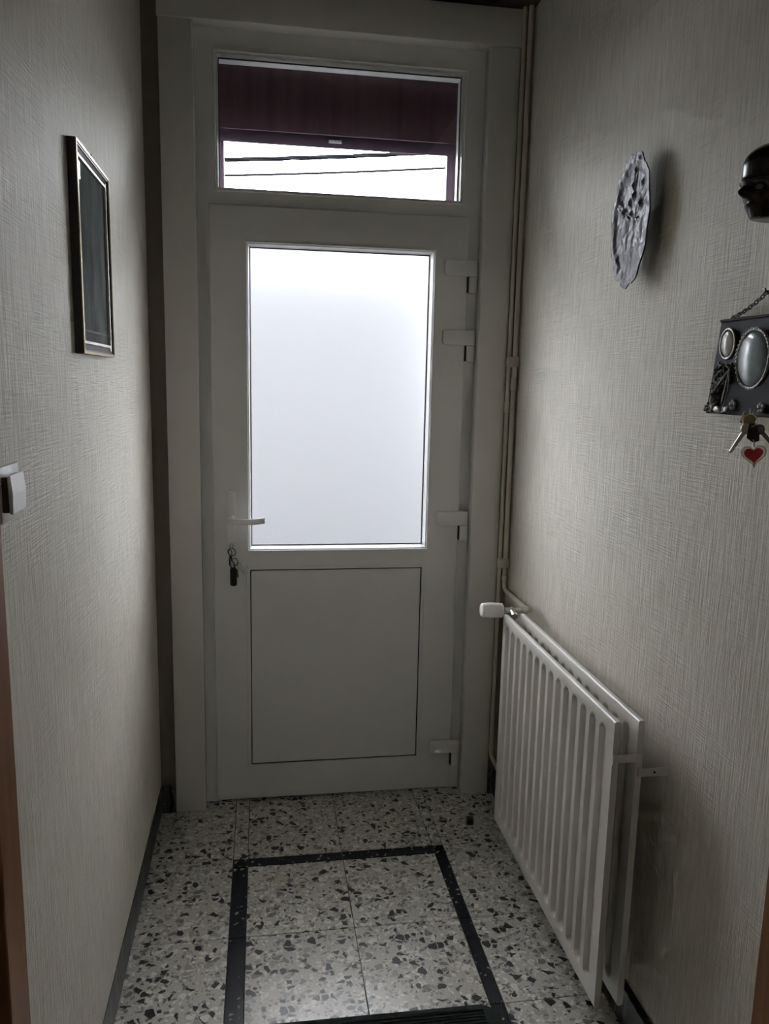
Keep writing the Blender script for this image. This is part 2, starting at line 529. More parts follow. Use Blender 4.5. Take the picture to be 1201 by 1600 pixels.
# wooden doorways near the camera
for nm, X, s, lab in (('door_2', XL, -1, 'brown wooden doorway at the near end of the left wall'),
                      ('door_3', XR, 1, 'brown wooden doorway at the near end of the right wall')):
    d = empty(nm, (X, -2.05, 0), lab, None, None, 'structure')
    def bx(y0, y1, z0, z1, a, b, bev=0.002):
        return MB().box(X + s * a, X + s * b, y0, y1, z0, z1, bev)
    bx(-1.655, -1.574, 0.0, 2.10, -0.004, 0.09).build('casing', OAK, d)
    bx(-2.60, -2.52, 0.0, 2.10, -0.004, 0.09).build('casing', OAK, d)
    bx(-2.60, -1.574, 2.10, 2.18, -0.012, -0.0005).build('casing', OAK, d)
    lf = bx(-2.518, -1.657, 0.008, 2.085, 0.045, 0.085).build('door_leaf', MAHO, d)
    MB().box(X + s * 0.043, X + s * 0.047, -2.40, -1.78, 1.1, 1.95, 0.0015).box(X + s * 0.043, X + s * 0.047, -2.40, -1.78, 0.2, 0.95, 0.0015).build('raised_panel', MAHO, lf)
    MB().tube([(X + s * 0.045, -1.73, 1.03), (X + s * 0.0, -1.73, 1.03), (X + s * 0.0, -1.85, 1.03)], 0.008).build('handle', NICK, lf)

# ------------------------------------------------------------------ white casing boards round the entrance
CY = -0.040
def trim(nm, b, lab):
    return tag(b.build(nm, PVCB, angle=60), lab, None, None, 'structure')
c0, c1, c2, c3, cz, ht = -0.4846, -0.3809, 0.5619, 0.6633, 2.618, 2.7325
trim('trim_1', MB().box(c0, c1, CY, YE + 0.044, 0.0, cz - 0.0008, 0.0025, 2), 'white upright casing board on the left of the entrance door')
trim('trim_2', MB().box(c2, c3, CY, YE + 0.044, 0.0, cz - 0.0008, 0.0025, 2), 'white upright casing board on the right of the entrance door')
trim('trim_3', MB().box(c0 - 0.003, c3 + 0.003, CY - 0.005, YE + 0.044, cz, ht, 0.0025, 2), 'white header board across the top of the entrance')

# ------------------------------------------------------------------ entrance unit: frame and transom window
FY = 0.015                                        # room side of the fixed frame
lx0, lx1, lz0, lz1 = -0.3419, 0.5221, 0.012, 2.092
tx0, tx1, tz0, tz1 = -0.324, 0.503, 2.134, 2.558
win = empty('window_1', (0.09, FY, 2.1), 'transom window above the entrance door, half covered by a dark shutter', None, None, 'structure')
fx = [-0.3935, -0.36, -0.333, tx0 + 0.012, tx1 - 0.012, 0.513, 0.545, 0.5745]
fz = [0.0015, 2.084, tz0 + 0.012, tz1 - 0.012, 2.634]
holes = {(i, 0) for i in range(2, 5)} | {(3, 2)}
MB().plate(fx, fz, holes, FY, 0.0985).build('fixed_frame', PVC, win, smooth=False)
# bead slopes from the frame face back to the pane
bd = MB().ring([(0.0, FY - 0.004), (0.003, FY - 0.006), (0.0055, FY - 0.004), (0.0145, 0.042), (0.0145, 0.046), (0.0, 0.046)], tx0, tx1, tz0, tz1).build('glazing_bead', PVCR, win, angle=20)
MB().ring([(0.0, 0.0445), (0.0, 0.041), (0.004, 0.041), (0.004, 0.0445)], tx0 + 0.0135, tx1 - 0.0135, tz0 + 0.0135, tz1 - 0.0135).build('gasket', GASK, win, smooth=False)
MB().box(tx0 + 0.0125, tx1 - 0.0125, 0.045, 0.0495, tz0 + 0.0125, tz1 - 0.0125).build('pane', GLASS, win, smooth=False)

# ------------------------------------------------------------------ entrance door
gx0, gx1, gz0, gz1 = -0.227, 0.4105, 0.9428, 1.9808
px0, px1, pz0, pz1 = -0.2197, 0.3930, 0.1467, 0.8770
door = empty('door_1', (0.09, 0, 0), 'white entrance door with a tall frosted pane above a flat lower panel', None, None, 'structure')
ux = [lx0, gx0 + 0.008, gx1 - 0.008, lx1]
uz = [lz0, pz0 + 0.0, pz1, gz0 + 0.008, gz1 - 0.008, lz1]
leaf = MB()
leaf.plate(ux, uz, {(1, 1), (1, 3)}, 0.0, 0.066)
# soften the outer edge of the leaf
leaf.bm.edges.ensure_lookup_table()
outer = [e for e in leaf.bm.edges if all(abs(v.co.y) < 1e-6 for v in e.verts) and len(e.link_faces) == 2 and
         (all(abs(v.co.x - lx0) < 1e-6 for v in e.verts) or all(abs(v.co.x - lx1) < 1e-6 for v in e.verts) or
          all(abs(v.co.z - lz1) < 1e-6 for v in e.verts) or all(abs(v.co.z - lz0) < 1e-6 for v in e.verts))]
bmesh.ops.bevel(leaf.bm, geom=outer, offset=0.003, segments=2, affect='EDGES', profile=0.5)
leaf = leaf.build('door_leaf', PVC, door, angle=50)
MB().ring([(0.0, 0.002), (0.0, -0.005), (0.0025, -0.007), (0.0045, -0.005), (0.0125, 0.040), (0.0125, 0.045), (0.0, 0.045)], gx0, gx1, gz0, gz1).build('glazing_bead', PVCR, leaf, angle=20)
MB().ring([(0.0, 0.0455), (0.0, 0.039), (0.004, 0.039), (0.004, 0.0455)], gx0 + 0.0115, gx1 - 0.0115, gz0 + 0.0115, gz1 - 0.0115).build('gasket', GASK, leaf, smooth=False)
tag(MB().box(-0.394, 0.575, 0.030, 0.235, -0.0015, 0.0112).build('trim_4', GASK, smooth=False), 'dark threshold strip under the entrance door', None, None, 'structure')
pane = MB().box(gx0 + 0.0095, gx1 - 0.0095, 0.046, 0.062, gz0 + 0.0095, gz1 - 0.0095).build('frosted_pane', FROST, door, smooth=False, label='tall frosted glass pane letting in daylight')
# lower panel: slim bead, dark joint, flat panel
MB().ring([(-0.012, 0.0), (-0.010, -0.0025), (-0.001, -0.0025), (0.0, 0.001), (0.0, 0.010), (-0.012, 0.010)], px0, px1, pz0, pz1).build('panel_bead', PVC, leaf, angle=25)
MB().ring([(0.0, 0.008), (0.0, 0.0022), (0.005, 0.0022), (0.005, 0.008)], px0, px1, pz0, pz1).build('gasket', GASK, leaf, smooth=False)
MB().box(px0 + 0.0042, px1 - 0.0042, 0.0005, 0.030, pz0 + 0.0042, pz1 - 0.0042, 0.001).build('lower_panel', PVC, door, label='flat white lower panel with a dark joint')
# hinges: an arm on the leaf and a barrel hanging beside it on the frame
for zt in (1.950, 1.718, 1.082, 0.208):
    h = MB()
    pts = []
    x0, x1, z0, z1 = 0.441, 0.553, zt - 0.051, zt
    for (cx, cz, a0) in ((x0 + 0.010, z0 + 0.010, PI), ):
        pts += [(cx + 0.010 * math.cos(a0 + k * PI / 8), -0.014, cz + 0.010 * math.sin(a0 + k * PI / 8)) for k in range(5)]
    pts += [(x1, -0.014, z0), (x1, -0.014, z1)]
    pts += [(x0 + 0.006 + 0.006 * math.cos(PI / 2 + k * PI / 8), -0.014, z1 - 0.006 + 0.006 * math.sin(PI / 2 + k * PI / 8)) for k in range(5)]
    h.poly(pts, (0, 0.0138, 0), 0.0018, 2)
    hg = h.build('hinge', PVCR if False else PVC, door, angle=40)
    MB().box(0.5275, 0.5545, -0.012, 0.0148, zt - 0.107, zt - 0.0525, 0.0035, 2).build('hinge_barrel', PVC, hg, angle=40)
    MB().box(0.5248, 0.5275, -0.004, 0.0148, zt - 0.105, zt - 0.052).build('hinge_shadow', GASK, hg, smooth=False)  # dark strip in place of the shadow line beside the barrel
# handle: long back plate, neck, slightly bowed lever, lock cylinder
hp = MB()
cyl = []
zt_, zb_, hx = 1.157, 0.893, -0.2815
def capsule(cx, z0, z1, r, y, n=8):
    out = [(cx + r * math.cos(PI * k / n), y, z1 - r + r * math.sin(PI * k / n) * 0.6 + r * 0.4) for k in range(n + 1)]
    out += [(cx + r * math.cos(PI + PI * k / n), y, z0 + r * 0.6 + r * math.sin(PI + PI * k / n) * 0.6) for k in range(n + 1)]
    return out
hp.poly(capsule(hx, zb_, zt_, 0.0155, -0.011), (0, 0.0109, 0), 0.002, 2)
plate = hp.build('handle_plate', PVC, door, angle=40)
MB().lathe([(0, 0.0125), (0.006, 0.012), (0.036, 0.0105), (0.046, 0.0105)], (hx, -0.011, 1.063), (0, -1, 0), 20).build('handle_neck', PVC, plate)
lv = MB()
path = [(-0.293, -0.048), (-0.283, -0.056), (-0.262, -0.060), (-0.235, -0.0615), (-0.205, -0.061), (-0.185, -0.0595), (-0.168, -0.057)]
def lever_pt(u, v):
    i = min(int(u * (len(path) - 1)), len(path) - 2); f = u * (len(path) - 1) - i
    x = path[i][0] * (1 - f) + path[i + 1][0] * f; y = path[i][1] * (1 - f) + path[i + 1][1] * f
    a = 2 * PI * v
    c, s_ = math.cos(a), math.sin(a)
    e = 0.55
    droop = -0.0045 * math.sin(PI * u)
    return (x, y + 0.0055 * math.copysign(abs(c) ** e, c), 1.0625 + droop + 0.0105 * math.copysign(abs(s_) ** e, s_))
V = lv.grid(lever_pt, 12, 16)
lv.bm.faces.new([v for v in V[0][:-1]]); lv.bm.faces.new([v for v in V[-1][:-1]][::-1])
bmesh.ops.remove_doubles(lv.bm, verts=lv.bm.verts, dist=1e-5)
bmesh.ops.recalc_face_normals(lv.bm, faces=lv.bm.faces)
lv.build('lever', PVCR, plate, angle=50)
MB().lathe([(0, 0.0088), (0.006, 0.0088), (0.0065, 0.008)], (hx, -0.0105, 0.967), (0, -1, 0), 20).build('lock_cylinder', NICK, plate, label='round nickel lock cylinder')

# ------------------------------------------------------------------ keys hanging in the lock
kb = empty('key_bunch', (hx, -0.02, 0.965), 'bunch of keys with a black fob hanging from the entrance door lock', 'keys')
b = MB()
b.box(hx - 0.0012, hx + 0.0012, -0.026, -0.0172, 0.963, 0.971)
b.lathe([(-0.0011, 0.0115), (0.0011, 0.0115)], (hx, -0.036, 0.966), (1, 0, 0), 16)
b.build('inserted_key', STEEL, kb)
def hoop(c, r, t, nrm, n=22, sq=1.0):
    nrm = Vector(nrm).normalized(); u = nrm.orthogonal().normalized(); v = nrm.cross(u)
    return MB().tube([Vector(c) + r * (math.cos(2 * PI * k / n) * u + sq * math.sin(2 * PI * k / n) * v) for k in range(n)], t, 6, True)
hoop((hx + 0.001, -0.038, 0.950), 0.0135, 0.0018, (0.25, 1, 0.1)).build('split_ring', DKNI, kb)
hoop((hx - 0.004, -0.037, 0.948), 0.0105, 0.0016, (0.9, 0.6, 0.1)).build('split_ring', DKNI, kb)
hoop((hx + 0.010, -0.036, 0.914), 0.013, 0.0014, (0.3, 1, 0)).build('split_ring', DKNI, kb)
MB().tube([(hx - 0.003, -0.037, 0.939), (hx - 0.006, -0.034, 0.925), (hx - 0.0065, -0.033, 0.905), (hx + 0.0, -0.033, 0.893)], 0.0026, 6).tube([(hx - 0.002, -0.037, 0.938), (hx + 0.001, -0.034, 0.920), (hx + 0.009, -0.033, 0.906), (hx + 0.008, -0.033, 0.893)], 0.0022, 6).build('fob_strap', BLACK, kb)
fob = MB()
fob.poly(capsule(hx + 0.006, 0.829, 0.895, 0.0112, -0.040), (0, 0.012, 0), 0.003, 2)
fob.build('fob', BLACK, kb, label='black oblong fob')
def key_shape(name, mat, parent, org, ang, lean=0.0, L=0.052, head=0.0115, t=0.0022):
    """flat key: round bow with a hole-like dimple, blade and teeth; hangs from org along ang in the x-z plane"""
    m = MB()
    pts = [(head * math.cos(a), 0, -head + head * math.sin(a)) for a in [PI * 1.35 - 2 * PI * k * 0.85 / 14 + PI * 0.0 for k in range(15)]]
    w = 0.0034
    pts = [(head * math.sin(a), 0, -head + head * math.cos(a)) for a in [-PI * 0.88 + k * (PI * 1.76) / 14 for k in range(15)]]
    pts += [(w, 0, -L * 0.55), (w - 0.0012, 0, -L * 0.62), (w, 0, -L * 0.68), (w - 0.0015, 0, -L * 0.76), (w - 0.0002, 0, -L * 0.84), (w - 0.0016, 0, -L * 0.93), (0, 0, -L), (-w, 0, -L * 0.94), (-w, 0, -L * 0.5)]
    m.poly(pts, (0, t, 0))
    R_ = Matrix.Translation(org) @ Matrix.Rotation(lean, 4, 'Z') @ Matrix.Rotation(ang, 4, 'Y')
    bmesh.ops.transform(m.bm, matrix=R_, verts=m.bm.verts)
    return m.build(name, mat, parent, smooth=False)
key_shape('key', STEEL, kb, (hx + 0.018, -0.036, 0.908), -0.62, 0.3, 0.050, 0.012)
key_shape('key', DKNI, kb, (hx + 0.015, -0.033, 0.904), -0.22, 0.8, 0.050, 0.010)
key_shape('key', STEEL, kb, (hx + 0.017, -0.031, 0.910), -0.78, -0.3, 0.044, 0.011)

# ------------------------------------------------------------------ outside: shutter, cables, paving
sh = empty('roller_shutter', (0.09, 0.11, 2.13), 'dark burgundy roller shutter lowered over the top half of the transom window', 'shutter')
zs = 2.352
MB().box(-0.326, 0.506, 0.0990, 0.1065, zs, 2.630).build('shutter_panel', BURG, sh, smooth=False)
rb = MB().box(-0.326, 0.506, 0.0985, 0.1085, 2.3115, zs - 0.0015, 0.002, 2).build('bottom_rail', BURG2, sh)
MB().box(0.050, 0.094, 0.0945, 0.0990, 2.326, 2.336, 0.001).box(0.068, 0.073, 0.0925, 0.0950, 2.329, 2.333, 0.0008).build('pull_tab', plain('pale_tab', (0.5, 0.48, 0.5), 0.5), rb, label='small pale pull tab on the bottom rail')
MB().box(-0.326, -0.2965, 0.109, 0.132, 2.06, 2.63, 0.002).build('guide_rail', BURG2, sh)
MB().box(0.463, 0.506, 0.109, 0.132, 2.06, 2.63, 0.002).build('guide_rail', BURG2, sh)
MB().box(-0.326, 0.506, 0.109, 0.132, 2.06, 2.135, 0.002).build('sill_rail', BURG2, sh)
# twisted service cable and a single wire crossing the street
def wire(name, pts, r, lab, twist=0.0):
    m = MB()
    if twist:
        n = 120
        P0, P1 = Vector(pts[0]), Vector(pts[-1])
        for ph in (0, 2.1, 4.2):
            ps = []
            for k in range(n + 1):
                u = k / n
                p = P0.lerp(P1, u) + Vector((0, 0, -0.35 * 4 * u * (1 - u)))
                a = ph + u * 60
                ps.append(p + Vector((0, math.cos(a) * twist, math.sin(a) * twist)))
            m.tube(ps, r, 5)
    else:
        n = 40
        P0, P1 = Vector(pts[0]), Vector(pts[-1])
        m.tube([P0.lerp(P1, k / n) + Vector((0, 0, -0.3 * 4 * (k / n) * (1 - k / n))) for k in range(n + 1)], r, 6)
    return tag(m.build(name, CABLE), lab, 'cable')
sl = (4.7479 - 4.5422) / (1.6105 + 0.6775)
wire('overhead_cable', [(-7.0, 9, 4.5422 + 0.31 - 6.32 * sl), (8.0, 9, 4.5422 + 0.34 + 8.68 * sl)], 0.017, 'thick twisted dark cable in the sky, upper of the two', 0.016)
sl2 = (4.6222 - 4.3448) / (2.4765 + 0.6799)
wire('overhead_cable', [(-7.0, 9, 4.3448 + 0.27 - 6.32 * sl2), (8.0, 9, 4.3448 + 0.26 + 8.68 * sl2)], 0.0155, 'thin dark overhead wire in the sky, lower of the two')
tag(MB().box(-14, 14, 0.25, 22, -0.12, -0.06).build('pavement', PAVE, smooth=False), 'grey street paving outside the entrance', None, None, 'structure')
tag(MB().box(-1.30, 1.40, 2.2, 2.38, -0.06, 2.57).box(-1.33, 1.43, 2.17, 2.41, 2.57, 2.62).build('pane_light_blocker', BLOCKER, smooth=False), 'dark grey slab added outside the entrance to dim the frosted pane', None, None, 'structure')  # unseen capped slab, added to keep bright sky out of the pane view

# ------------------------------------------------------------------ radiator
RX, RY0, RY1, RZ0, RZ1 = 0.569, -0.430, -1.220, 0.130, 0.827
rad = empty('radiator', (0.60, -0.82, 0.13), 'white double panel radiator with vertical grooves along the right wall', 'radiator')
slots = [-0.475 - 0.05308 * k for k in range(14)]
def panel(x0, x1, name):
    m = MB()
    top, bot, hw = 0.797, 0.168, 0.0185
    ys = [RY0]
    offs = [-0.0215, -0.0185, -0.0155, -0.0125, -0.0105, -0.005, 0, 0.005, 0.0105, 0.0125, 0.0155, 0.0185, 0.0215]
    for c_ in slots:
        ys += [c_ - o for o in offs]
    ys.append(RY1)
    zs_ = [RZ0 + 0.006]
    for b0 in (bot, top):
        zs_ += [b0 + o * (1 if b0 == bot else -1) for o in (-0.006, -0.002, 0.002, 0.006, 0.010, 0.014, 0.019, 0.025)]
    zs_ += [0.35, 0.55, RZ1 - 0.004]
    zs_ = sorted(zs_)
    def depth(y, z):
        dmin = 1
        c_ = min(slots, key=lambda q: abs(q - y))
        zz = min(max(z, bot + hw), top - hw)
        d = math.hypot(y - c_, z - zz) - (hw - 0.002)     # distance to the slot's outline
        t = min(1, max(0, (d + 0.003) / 0.005))
        t = t * t * (3 - 2 * t)
        return 0.0128 * (1 - t)
    # front skin, wrapped over a rounded top and bottom edge to the back
    V = [[m.bm.verts.new((x0 + depth(y, z), y, z)) for z in zs_] for y in ys]
    for i in range(len(ys) - 1):
        for j in range(len(zs_) - 1):
            m.bm.faces.new((V[i][j], V[i][j + 1], V[i + 1][j + 1], V[i + 1][j]))
    t_ = x1 - x0
    prof_t = [(x0 + 0.0015, RZ1 - 0.001), (x0 + 0.004, RZ1), (x1 - 0.004, RZ1), (x1 - 0.001, RZ1 - 0.0015), (x1, RZ1 - 0.005), (x1, RZ0 + 0.006), (x1 - 0.003, RZ0 + 0.001), (x0 + 0.004, RZ0), (x0 + 0.001, RZ0 + 0.002)]
    L = [[m.bm.verts.new((x, y, z)) for x, z in prof_t] for y in (ys[0], ys[-1])]
    for j in range(len(prof_t) - 1):
        m.bm.faces.new((L[0][j], L[0][j + 1], L[1][j + 1], L[1][j]))
    top_edge = [V[i][-1] for i in range(len(ys))]
    bot_edge = [V[i][0] for i in range(len(ys))]
    m.bm.faces.new(top_edge + [L[1][0], L[0][0]])
    m.bm.faces.new(bot_edge + [L[1][-1], L[0][-1]])
    for i, l_ in ((0, L[0]), (-1, L[1])):
        m.bm.faces.new(V[i] + l_)
    bmesh.ops.recalc_face_normals(m.bm, faces=m.bm.faces)
    return m.build(name, ENAM, rad, angle=50)
panel(RX, RX + 0.015, 'front_panel')
panel(0.6240, 0.6392, 'rear_panel')
# headers joining the two panels at the corners, hidden between them
for y in (RY0 - 0.03, RY1 + 0.10):
    for z in (0.775, 0.165):
        MB().lathe([(0, 0.013), (0.0465, 0.013)], (0.5805, y, z), (1, 0, 0), 12).build('connecting_header', ENAM, rad)
# spacer clips at the near end
for z0 in (0.733,):
    MB().box(0.5695, 0.5730, RY1 - 0.0035, RY1 + 0.0015, z0 - 0.004, z0 + 0.020).box(0.5710, 0.6290, RY1 - 0.0035, RY1 - 0.0015, z0, z0 + 0.019, 0.0006).box(0.6265, 0.6300, RY1 - 0.0035, RY1 + 0.0015, z0 - 0.002, z0 + 0.020).build('spacer_clip', ENAM, rad)
# wall brackets: a flat strip from the back of the rear panel to the wall
for y, zz in ((RY1 - 0.006, 0.7105), (RY0 - 0.06, 0.7105)):
    br = MB()
    br.box(0.6285, 0.7000, y - 0.0012, y + 0.0012, zz - 0.0105, zz + 0.0085, 0.0005)
    br.box(0.6285, 0.6330, y, y + 0.03, zz - 0.0105, zz + 0.0085)
    bo = br.build('mounting_bracket', ENAM, rad)
    MB().lathe([(0, 0.0028), (0.0006, 0.0028)], (0.6655, y - 0.0012, zz - 0.001), (0, -1, 0), 12).build('bracket_hole', BLACK, bo)
# valve with thermostatic head
vz, vy = 0.830, -0.402
v = MB()
v.lathe([(0, 0.0095), (0.018, 0.0095), (0.019, 0.012), (0.026, 0.012), (0.027, 0.0085), (0.055, 0.0085), (0.056, 0.0125), (0.074, 0.0125)], (0.5805, vy, vz), (1, 0, 0), 12)
v.lathe([(0, 0.0085), (0.022, 0.0085), (0.023, 0.0115), (0.034, 0.0115)], (0.603, vy, vz), (0, -1, -0.35), 12)
valve = v.build('valve_body', NICK, rad)
MB().lathe([(0, 0.017), (0.003, 0.0225), (0.012, 0.0235), (0.045, 0.0245), (0.064, 0.0225), (0.069, 0.0205), (0.071, 0.017), (0.0715, 0.010)], (0.574, vy, vz + 0.001), (-1, 0, 0.03), 48, 0.0011, 24, (2, 4)).build('thermostatic_head', VALVE, rad, angle=50, label='white cylindrical thermostatic valve head')

# ------------------------------------------------------------------ heating pipes in the corner
def bend(a, b, c, r, n=6):
    a, b, c = Vector(a), Vector(b), Vector(c)
    p0 = b + (a - b).normalized() * r; p1 = b + (c - b).normalized() * r
    return [p0.lerp(b, k / n).lerp(b.lerp(p1, k / n), k / n) for k in range(n + 1)]
sup = empty('heating_pipe', (0.685, -0.064, 0.8), 'thicker cream heating pipe, bending along the wall to the radiator valve', 'pipe')
PX, PY = 0.6845, -0.066
m = MB()
m.tube([(PX, PY, ZC)] + bend((PX, PY, 2), (PX, PY, 0.806), (PX, -0.3, 0.806), 0.03) + [(0.672, -0.36, 0.815), (0.660, vy - 0.004, vz)], 0.0085, 12)
m.build('pipe_run', PIPE, sup)
for z0, z1, r in ((1.515, 1.560, 0.0105), (0.842, 0.856, 0.0112)):
    MB().lathe([(0, 0.0086), (0.001, r), (z1 - z0 - 0.001, r), (z1 - z0, 0.0086)], (PX, PY, z0), (0, 0, 1), 14).build('coupling', PIPE, sup)
MB().lathe([(0, 0.0088), (0.002, 0.0125), (0.018, 0.0125), (0.020, 0.0088)], (0.6735, -0.335, 0.8135), (-0.15, -1, 0.1), 6).build('union_nut', PIPE, sup)
ret = empty('heating_pipe', (0.667, -0.052, 0.1), 'thinner cream heating pipe, leftmost in the corner, running down to floor level', 'pipe')
QX, QY = 0.6682, -0.0525
m = MB()
m.tube([(QX, QY, ZC)] + bend((QX, QY, 2), (QX, QY, 0.160), (QX, -0.2, 0.140), 0.022) + [(0.662, -0.30, 0.140), (0.612, -0.44, 0.150), (0.606, -0.452, 0.160)], 0.0072, 12)
m.build('pipe_run', PIPE, ret)
for z0, z1 in ((1.440, 1.478), (0.186, 0.20)):
    MB().lathe([(0, 0.0074), (0.001, 0.0095), (z1 - z0 - 0.001, 0.0095), (z1 - z0, 0.0074)], (QX, QY, z0), (0, 0, 1), 14).build('coupling', PIPE, ret)
for z0 in (1.595, 0.885):                           # clips carrying both pipes
    MB().box(QX - 0.0095, PX + 0.0125, PY - 0.0105, QY + 0.0025, z0, z0 + 0.036, 0.0035, 2).box(PX + 0.010, XR, PY - 0.005, PY + 0.005, z0 + 0.008, z0 + 0.026).build('pipe_clip', PIPE, sup)

# ------------------------------------------------------------------ left wall: framed picture and switch
pic = empty('framed_picture', (XL, -0.91, 1.58), 'tall framed misty blue-grey print under glass on the left wall', 'picture')
def side_ring(prof, y0, y1, z0, z1, X0=XL):
    """frame on the left wall: prof (inset, height off the wall)"""
    m = MB().ring(prof, y0, y1, z0, z1)
    bmesh.ops.transform(m.bm, matrix=Matrix(((0, 1, 0, X0), (1, 0, 0, 0), (0, 0, 1, 0), (0, 0, 0, 1))), verts=m.bm.verts)
    bmesh.ops.recalc_face_normals(m.bm, faces=m.bm.faces)
    return m
fy0, fy1, fz0, fz1 = -1.071, -0.749, 1.579, 1.978
side_ring([(0, 0.0005), (0, 0.0165), (0.008, 0.0165), (0.008, 0.0005)], fy0 - 0.0, fy1, fz0, fz1).build('frame', DKWD, pic, smooth=False)
side_ring([(0.0005, 0.0165), (0.0005, 0.0185), (0.005, 0.0185), (0.005, 0.0165)], fy0, fy1, fz0, fz1).build('gilt_edge', GOLD, pic, smooth=False)
side_ring([(0.008, 0.0005), (0.008, 0.0145), (0.022, 0.0115), (0.022, 0.0005)], fy0, fy1, fz0, fz1).build('frame_bevel', plain('frame_brown', (0.04, 0.028, 0.022), 0.25, 0.2), pic, smooth=False)
side_ring([(0.021, 0.0118), (0.021, 0.0150), (0.026, 0.0150), (0.026, 0.0105)], fy0, fy1, fz0, fz1).build('silver_slip', SILV, pic, smooth=False)
MB().box(XL + 0.001, XL + 0.0085, fy0 + 0.02, fy1 - 0.02, fz0 + 0.02, fz1 - 0.02).build('print', PRINT, pic, smooth=False, label='misty blue-grey print')
MB().box(XL + 0.0087, XL + 0.0095, fy0 + 0.021, fy1 - 0.021, fz0 + 0.047, fz0 + 0.050).build('mount_line', SILV, pic, smooth=False)
pg = MB()
pg.bm.faces.new([pg.bm.verts.new((XL + 0.0110, y, z)) for y, z in ((fy0 + 0.023, fz0 + 0.023), (fy1 - 0.023, fz0 + 0.023), (fy1 - 0.023, fz1 - 0.023), (fy0 + 0.023, fz1 - 0.023))])
pg.build('picture_glass', PGLASS, pic, smooth=False)
tag(MB().tube([(XL - 0.002, -0.905, 1.984), (XL + 0.012, -0.905, 1.988)], 0.0012, 6).lathe([(0, 0.003), (0.001, 0.003)], (XL + 0.012, -0.905, 1.988), (1, 0, 0.2), 8).build('nail', IRON), 'small dark nail just above the framed picture', 'nail')

sw = empty('light_switch', (XL, -1.52, 1.37), 'white wall switch with a brown sided rocker at the left edge', 'switch')
MB().box(XL, XL + 0.0055, -1.572, -1.486, 1.330, 1.409, 0.002, 2).build('switch_plate', WHITE, sw)
MB().box(XL + 0.0055, XL + 0.0135, -1.568, -1.506, 1.346, 1.396, 0.001).build('switch_box', BROWNP, sw, label='dark brown switch body')
m = MB()
m.poly([(XL + 0.0135, -1.5695, 1.3975), (XL + 0.0180, -1.5695, 1.3985), (XL + 0.0205, -1.5695, 1.372), (XL + 0.0195, -1.5695, 1.344), (XL + 0.0150, -1.5695, 1.345), (XL + 0.0137, -1.5695, 1.3955)], (0, 0.062, 0), 0.0008)
m.build('rocker', WHITE, sw, angle=30)

# ------------------------------------------------------------------ right wall: silver ornament, mask, key plaque
orn = empty('silver_ornament', (XR, -0.92, 1.77), 'scalloped oval silver wall plate embossed with flowers', 'ornament')
oc = Vector((0.672, -0.923, 1.914)); oa, ob = 0.0925, 0.146
rnd = random.Random(8)
flow = [(rnd.uniform(-0.5, 0.5), rnd.uniform(0.0, 0.85), rnd.uniform(0.09, 0.16)) for k in range(12)]
def orn_pt(u, v, back=0.0):
    a = 2 * PI * u
    sc = 1 + 0.06 * abs(math.sin(a * 5.5 + 0.4)) - 0.03 + 0.016 * math.sin(a * 3 + 1) + 0.008 * math.sin(a * 23)
    y, z = math.cos(a) * v, math.sin(a) * v
    h = 0.010 * (v * v) - 0.004 * math.cos(v * 9) * (v < 0.95) * v
    for fy_, fz_, fr in flow:
        d = math.hypot((y - fy_), (z - fz_) * 1.4) / fr
        if d < 1:
            ph = math.atan2(z - fz_, y - fy_)
            h += 0.006 * (1 - d) * (1 + 0.5 * math.cos(5 * ph))
    # a stem fanning out over the lower half
    h += 0.0022 * math.cos(14 * math.atan2(y, z + 1.1)) * (1 - v) * (z < 0.3)
    return Vector((oc.x - h + back + 0.010 * (1 - v * v) * 0, oc.y + y * oa * sc, oc.z + z * ob * sc))
m = MB()
V = m.grid(lambda u, v: orn_pt(u, max(v, 0.01)), 156, 22, True)
Bk = m.grid(lambda u, v: orn_pt(u, max(v, 0.01), 0.0035), 156, 2, True)
for i in range(156):
    m.bm.faces.new((V[i][-1], V[(i + 1) % 156][-1], Bk[(i + 1) % 156][-1], Bk[i][-1]))
bmesh.ops.recalc_face_normals(m.bm, faces=m.bm.faces)
m.build('embossed_plate', SILVER, orn, angle=60)
MB().lathe([(0, 0.012), (0.030, 0.012)], (0.6705, -0.921, 1.93), (1, 0, 0), 12).build('mounting_stud', IRON, orn)

